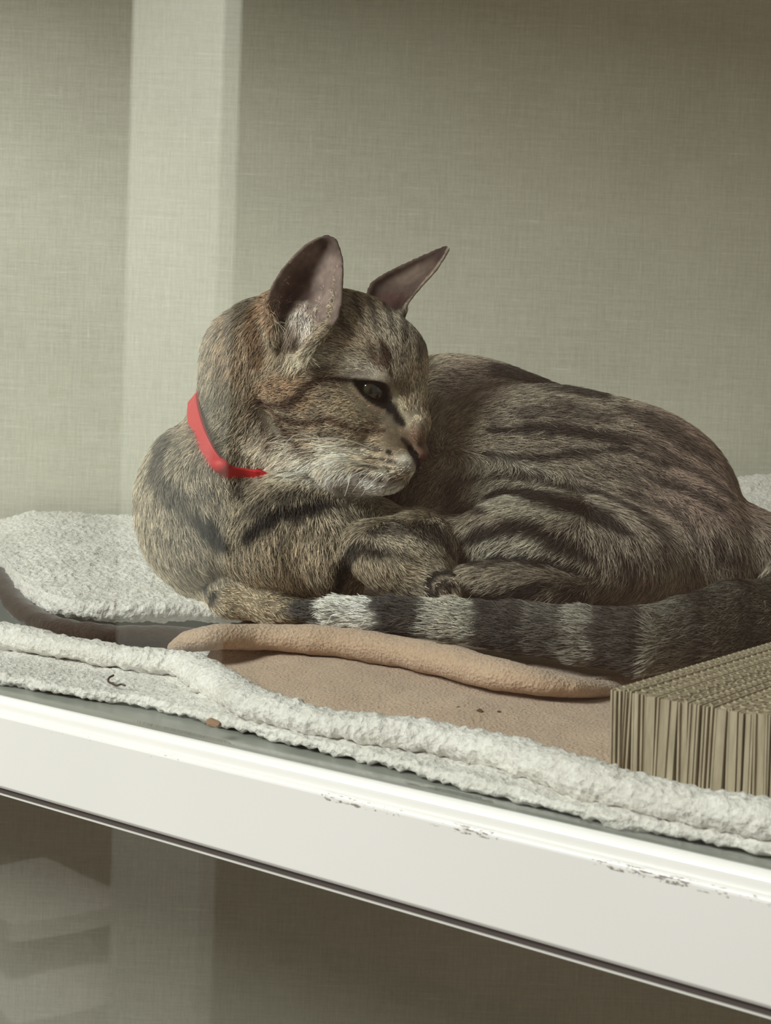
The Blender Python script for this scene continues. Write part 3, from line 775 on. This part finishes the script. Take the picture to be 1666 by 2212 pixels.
# combing guides in the picture's frame: x, y, dx, dy
GUIDE = np.array([(905, 900, -.1, -1), (900, 960, -.3, -.6), (890, 800, -.25, -1), (860, 720, -.4, -.9), (800, 700, -.6, -.8), (740, 720, -.9, -.4), (700, 780, -1, .0), (780, 800, -.9, -.2), (830, 810, -.4, -.8),
    (760, 880, -1, .0), (680, 870, -1, .05), (600, 850, -1, .1), (830, 930, -1, -.05), (850, 990, -1, .15), (880, 1010, -.9, .3), (800, 1040, -.8, .55), (850, 1055, -.6, .7), (720, 960, -1, .2), (720, 1030, -.6, .8), (640, 960, -.9, .5), (620, 1030, -.4, .9), (560, 1000, -.4, .9),
    (540, 930, -.5, .8), (500, 850, -.4, .9), (500, 740, -.3, 1), (560, 650, -.5, .9), (440, 800, -.6, .8), (640, 700, .1, 1), (650, 740, -.2, 1),
    (400, 920, -.3, 1), (340, 1000, -.3, 1), (320, 1120, .1, 1), (380, 1080, .3, .9), (400, 1200, .3, .9), (470, 1100, .3, .9), (480, 1220, .3, .9), (560, 1130, .0, 1), (560, 1220, .2, 1), (640, 1100, .1, 1), (640, 1230, .0, 1), (720, 1120, .1, 1), (700, 1240, .1, 1),
    (760, 1230, -.3, 1), (820, 1220, .3, .8), (860, 1180, .5, .7), (900, 1230, .9, .3), (970, 1270, .6, .8), (500, 1290, 1, .25), (600, 1310, 1, .2), (900, 1130, -.3, .9),
    (950, 820, .8, .5), (1050, 850, .9, .3), (1200, 870, 1, .25), (1350, 920, .9, .4), (1480, 1000, .7, .7), (1580, 1100, .5, .9), (1000, 940, .9, .2), (1150, 960, 1, .15), (1300, 1020, .9, .35), (1430, 1080, .7, .7),
    (980, 1040, -.5, .8), (1010, 1110, -.6, .7), (1100, 1060, -.8, .35), (1200, 1100, -.6, .4), (1300, 1150, .1, .9), (1400, 1200, .2, 1), (1500, 1180, .3, 1), (1010, 1190, -.7, .7), (1100, 1180, -.8, .5), (1200, 1220, -.8, .5), (1100, 1260, -.9, .3), (1250, 1280, -.8, .4), (1030, 1270, -.9, .4), (1350, 1280, -.3, .9), (1620, 1180, .3, 1)], float)
gd = np.zeros((nV, 2)); gw = np.zeros(nV)
for gx, gy, dx, dy in GUIDE:
    l_ = math.hypot(dx, dy); w_ = 1/(((PX-gx)**2+(PY-gy)**2)/1600.+.2)**2; gd += w_[:, None]*np.array([dx/l_, dy/l_]); gw += w_
gd /= gw[:, None]
COMB = np.column_stack([gd, np.zeros(nV)])
tdir = np.zeros((nV, 3))
for i in range(2, len(TAIL)-1):
    k_ = (tp >= i) & (tp <= i+1); tdir[k_] = unit(cs(*TAIL[i+1][:3])-cs(*TAIL[i][:3]))
COMB = COMB*(1-MT[:, None]) + tdir*MT[:, None]
# ears: hairs run towards the tips
tipN, tipF = cs(716, 512, .733), cs(968, 532, .765)
for e_, tip in ((EN, tipN), (EF, tipF)):
    v_ = tip-CV; v_ /= np.linalg.norm(v_, axis=1)[:, None]+1e-9; COMB = COMB*(1-e_[:, None]) + v_*e_[:, None]
COMB -= NV*(COMB*NV).sum(1)[:, None]; COMB /= np.linalg.norm(COMB, axis=1)[:, None]+1e-9

# ---- eye: carve a lens-shaped opening by pulling skin aside is avoided: the ball sits proud of the socket between lids
from mathutils.bvhtree import BVHTree
bvh = BVHTree.FromPolygons([tuple(v) for v in CV], [tuple(int(i) for i in q) for q in CQ])
def hit(px, py, off=0.):
    d = unit(cs(px, py, 1.)); h = bvh.ray_cast(Vector((0, 0, .3)) if False else Vector((0, 0, 0)), Vector(d))
    return np.array(h[0]) + d*off if h[0] else None
# lids outline in pixels
LID_T = [(764, 823), (785, 823), (805, 824), (822, 826), (836, 832)]
LID_B = [(764, 823), (776, 842), (792, 860), (812, 874), (836, 884), (850, 893)]
poly = np.array(interp(LID_T, 16).tolist() + [(842, 850), (846, 872)] + interp(LID_B, 20)[::-1].tolist())
def inside(px, py, P):
    c = np.zeros(px.shape, bool); n = len(P)
    for i in range(n):
        x0, y0 = P[i]; x1, y1 = P[(i+1) % n]
        k_ = ((y0 > py) != (y1 > py)) & (px < (x1-x0)*(py-y0)/(y1-y0+1e-12)+x0); c ^= k_
    return c
near = (np.hypot(PX-805, PY-850) < 75) & (face > 0) & (PD < .76)
de = np.full(nV, 1e9)
for i in range(len(poly)):
    a, b_ = poly[i], poly[(i+1) % len(poly)]; ab = b_-a; t = np.clip(((PX-a[0])*ab[0]+(PY-a[1])*ab[1])/(ab@ab+1e-9), 0, 1)
    de = np.minimum(de, np.hypot(PX-a[0]-t*ab[0], PY-a[1]-t*ab[1]))
ins = inside(PX, PY, poly) & near; sd = np.where(ins, -de, de)
eye_n = NV[near & (de < 12)].mean(0); eye_n = unit(eye_n)
eye_c0 = hit(806, 848)
push = np.where(near, 1-smooth(sd, -8, 3), 0)*.0045
rim = np.where(near, np.exp(-((sd-4)/5)**2), 0)*.0008
CV = CV - eye_n*push[:, None] + NV*rim[:, None]
mixc(np.where(near, 1-smooth(sd, 2, 6), 0), sr(36, 30, 28)); patch(846, 884, 12, 16, sr(30, 26, 26), .9, 20, m=near.astype(float))
pale = np.where(near, np.exp(-((sd-8)/3.5)**2), 0)*(PY > 838)*(PX < 835)*.7; mixc(pale, sr(186, 160, 138))
DEN *= np.where(near, smooth(sd, 2, 9), 1); LEN *= np.where(near, .45+.55*smooth(sd, 5, 40), 1)
# mouth slit and nostril grooves
def groove(pts, w_, depth):
    global CV
    d, t = d_poly(pts); k_ = np.where((face > -.2) & (MH > .3), np.exp(-(d/w_)**2), 0); CV = CV - NV*(k_*depth)[:, None]
groove([(905, 1022), (885, 1036), (845, 1040), (800, 1030)], 7, .0016)
groove([(888, 972), (900, 984)], 4, .0018); groove([(905, 1000), (903, 1020)], 3, .001)

base = np.array([-.02, .24, .02])
cat = empty('tabby_cat', tuple(base), 'grey-brown tabby cat in a red collar, curled up with its head turned back', 'cat')
M_skin, nt, b = mat('cat_skin', (.3, .27, .22, 1), .85, .1)
at_ = N(nt, 'ShaderNodeAttribute', attribute_name='coat'); nt.links.new(at_.outputs['Color'], b.inputs['Base Color'])
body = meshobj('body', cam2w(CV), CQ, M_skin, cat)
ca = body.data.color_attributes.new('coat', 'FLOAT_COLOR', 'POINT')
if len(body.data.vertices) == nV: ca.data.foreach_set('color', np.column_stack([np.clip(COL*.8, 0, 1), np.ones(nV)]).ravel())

# ---- fur: hair curves rooted on the skin
if FUR:
    T3 = np.vstack([CQ[:, [0, 1, 2]], CQ[:, [0, 2, 3]]]); A, B, C = CV[T3[:, 0]], CV[T3[:, 1]], CV[T3[:, 2]]
    nn = np.cross(B-A, C-A); ar = np.linalg.norm(nn, axis=1)/2; fc = face[T3].mean(1)
    vis = np.where(fc > -.35, 1., .22)
    dens = DEN[T3].mean(1)*(1+.9*MH[T3].mean(1)); wgt = ar*dens*vis
    pick = rng.choice(len(T3), N_FUR, p=wgt/wgt.sum()); r1 = np.sqrt(rng.random(N_FUR)); r2 = rng.random(N_FUR)
    bw = np.column_stack([1-r1, r1*(1-r2), r1*r2]); tri = T3[pick]
    def g(arr): return (arr[tri]*(bw[..., None] if arr.ndim == 2 else bw)).sum(1)
    P0, Nn, Cm, Cc, Ll = g(CV), g(NV), g(COMB), g(COL), g(LEN)
    Nn /= np.linalg.norm(Nn, axis=1)[:, None]+1e-9; Cm += rng.normal(0, .20, Cm.shape)
    # clumps: neighbouring hairs lean the same way
    cl = np.column_stack([vnoise(P0, 420, s_)-.5 for s_ in (21, 22, 23)]); Cm += cl*.55
    Cm -= Nn*(Cm*Nn).sum(1)[:, None]; Cm /= np.linalg.norm(Cm, axis=1)[:, None]+1e-9
    Ll = Ll*rng.uniform(.6, 1.2, N_FUR); K = 5; ts = np.linspace(0, 1, K)
    lift = rng.uniform(.30, .62, N_FUR)
    pts = np.zeros((N_FUR, K, 3))
    for k in range(K):
        t = ts[k]; pts[:, k] = P0 + Nn*(Ll*lift*(t - .45*t*t))[:, None] + Cm*(Ll*(.55*t+.45*t*t))[:, None] - Nn*.0006
    W = cam2w(pts.reshape(-1, 3)) - base
    hc = bpy.data.hair_curves.new('fur'); hc.add_curves([K]*N_FUR)
    hc.points.foreach_set('position', W.astype(np.float32).ravel())
    rad = np.tile(np.array([1., 1., .9, .65, .15]), (N_FUR, 1))*(.00014*rng.uniform(.7, 1.25, N_FUR))[:, None]
    ra = hc.attributes.get('radius') or hc.attributes.new('radius', 'FLOAT', 'POINT'); ra.data.foreach_set('value', rad.astype(np.float32).ravel())
    ag = rng.random(N_FUR); lum = np.where(ag < .32, rng.uniform(.25, .55, N_FUR), rng.uniform(.8, 1.75, N_FUR))
    fc_ = hc.attributes.new('coat', 'FLOAT_COLOR', 'CURVE')
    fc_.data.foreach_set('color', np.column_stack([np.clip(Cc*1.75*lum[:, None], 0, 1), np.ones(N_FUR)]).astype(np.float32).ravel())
    M_fur, nt, b = mat('cat_fur', (.3, .3, .3, 1), .6, .25)
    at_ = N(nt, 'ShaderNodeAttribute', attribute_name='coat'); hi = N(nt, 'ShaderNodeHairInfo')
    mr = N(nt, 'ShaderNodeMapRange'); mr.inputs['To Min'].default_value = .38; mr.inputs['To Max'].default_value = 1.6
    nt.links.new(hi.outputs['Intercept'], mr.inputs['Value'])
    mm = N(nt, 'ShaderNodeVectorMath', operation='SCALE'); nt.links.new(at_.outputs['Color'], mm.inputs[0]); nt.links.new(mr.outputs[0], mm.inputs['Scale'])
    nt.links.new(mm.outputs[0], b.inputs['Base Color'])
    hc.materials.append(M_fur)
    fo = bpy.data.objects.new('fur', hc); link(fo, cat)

# ---- eye, nose, whiskers, collar
def w_of(q): return cam2w(np.asarray(q))
def sphere(name, c, r, material, parent, sc_=(1, 1, 1)):
    bm = bmesh.new(); bmesh.ops.create_uvsphere(bm, u_segments=40, v_segments=24, radius=r)
    me = bpy.data.meshes.new(name); bm.to_mesh(me); bm.free(); me.materials.append(material)
    me.polygons.foreach_set('use_smooth', [True]*len(me.polygons))
    o = bpy.data.objects.new(name, me); link(o, parent); o.location = Vector(c) - Vector(parent.location); return o
ec = eye_c0 - eye_n*.0098
M_eye, nt, b = mat('eye', (.02, .02, .02, 1), .06, .6)
axis = w_of(HC+eye_n)-w_of(HC); gz = unit(R @ unit(unit(HF)*.55 + eye_n*.75))
tc = N(nt, 'ShaderNodeTexCoord'); dp = N(nt, 'ShaderNodeVectorMath', operation='DOT_PRODUCT'); nrm_ = N(nt, 'ShaderNodeVectorMath', operation='NORMALIZE')
nt.links.new(tc.outputs['Object'], nrm_.inputs[0]); nt.links.new(nrm_.outputs[0], dp.inputs[0]); dp.inputs[1].default_value = tuple(gz)
r = ramp(nt, dp.outputs['Value'], [(0, (.012, .012, .01)), (.56, (.03, .04, .02)), (.62, (.05, .06, .025)), (.74, (.035, .037, .018)), (.80, (.02, .02, .012)), (.84, (.003, .003, .003))])
nt.links.new(r.outputs[0], b.inputs['Base Color']); b.inputs['Coat Weight'].default_value = .8; b.inputs['Coat Roughness'].default_value = .03
ey = sphere('eye', w_of(ec), .0092, M_eye, cat); ey['label'] = 'dark olive eye'
M_nose, _, _ = mat('nose_leather', lin(150, 88, 70), .55, .3)
M_whisk, _, _ = mat('whisker', (.85, .83, .78, 1), .35, .5)
WH = [((812, 972), (745, 950), (660, 948), (572, 957), .004, .020), ((808, 985), (740, 968), (650, 968), (566, 985), .004, .018), ((800, 990), (730, 975), (650, 978), (578, 1000), .004, .016),
      ((798, 1003), (740, 992), (680, 1003), (612, 1032), .004, .018), ((805, 1005), (740, 996), (690, 1010), (640, 1020), .004, .012), ((835, 1012), (800, 1004), (770, 1003), (738, 1006), .003, .006),
      ((840, 1015), (800, 1022), (775, 1045), (760, 1065), .003, .012), ((855, 1020), (820, 1030), (795, 1052), (780, 1072), .003, .012), ((690, 935), (650, 938), (630, 945), (612, 962), .003, .010), ((800, 1012), (760, 1030), (752, 1050), (745, 1072), .003, .010)]
M_ = [hit(*w_[0]) for w_ in WH]
for w_, h0 in zip(WH, M_):
    if h0 is None: continue
    D0 = h0[2]; pp = [cs(w_[0][0], w_[0][1], D0+.001)]
    for j in (1, 2, 3):
        hh = hit(*w_[j]); Dj = min(D0-.012*j**.5, (hh[2] if hh is not None else 9)-.012); pp.append(cs(*w_[j], Dj))
    o = wire('whisker', [w_of(p) for p in pp], .00042, M_whisk, cat, True, 5, 20)

# collar: band around the neck, following the skin where it shows
M_col, nt, b = mat('red_collar', lin(196, 38, 44), .55, .4)
n1 = noise(nt, scaled_coords(nt, (1, 1, 1)), 900, 2); bump(nt, b, n1, .4, .0004)
cpts = [(418, 852), (430, 905), (446, 958), (470, 1000), (505, 1024), (560, 1040)]
wid = [.0042, .0052, .0058, .0060, .0050, .0045]
rows = []
for i, (x, y) in enumerate(interp(cpts, 40)):
    h_ = hit(x, y) if hit(x, y) is not None else hit(x+8, y); rows.append(h_)
rows = [r_ for r_ in rows if r_ is not None]; rows = np.array(rows); 
for _ in range(6): rows[1:-1] = (rows[:-2]+rows[1:-1]*2+rows[2:])/4
front = rows[0]; cN = cs(522, 930, .80)
# close the loop behind the neck with an arc
back = []
a0, a1 = rows[-1]-cN, rows[0]-cN
mid = cN*2 - (rows[-1]+rows[0])/2 + np.array([.010, -.004, .05])
loop = np.vstack([rows, interp([rows[-1], rows[-1]+np.array([.02, .0, .02]), cN+np.array([.035, .0, .045]), cN+np.array([0, -.022, .055]), rows[0]+np.array([.002, -.006, .03]), rows[0]], 40)[1:-1]])
n = len(loop); T = np.roll(loop, -1, 0)-np.roll(loop, 1, 0); T /= np.linalg.norm(T, axis=1)[:, None]
ctr = loop.mean(0); O = loop-ctr; O -= T*(O*T).sum(1)[:, None]; O /= np.linalg.norm(O, axis=1)[:, None]; S = np.cross(T, O)
V = []
for i in range(n):
    for so, ss in ((1, -1), (1, 1), (0, 1), (0, -1)): V.append(w_of(loop[i] + O[i]*((.0042 if so else .002) - (.007*max(0, (i/len(rows)-.72)/.28) if i < len(rows) else .004)) + S[i]*ss*.0050))
Fc = []
for i in range(n):
    j = (i+1) % n
    for k in range(4): Fc.append((i*4+k, i*4+(k+1) % 4, j*4+(k+1) % 4, j*4+k))
collar = meshobj('collar', V, Fc, M_col, cat, smooth=False); md = collar.modifiers.new('bevel', 'BEVEL'); md.width = .0008; md.segments = 2
collar['label'] = 'red fabric collar'
kp = rows[int(len(rows)*.62)]; 
bk_ = sphere('collar_buckle', w_of(kp - unit(kp)*.006), .0048, M_col, cat); bk_.scale = (1.1, .7, .8)
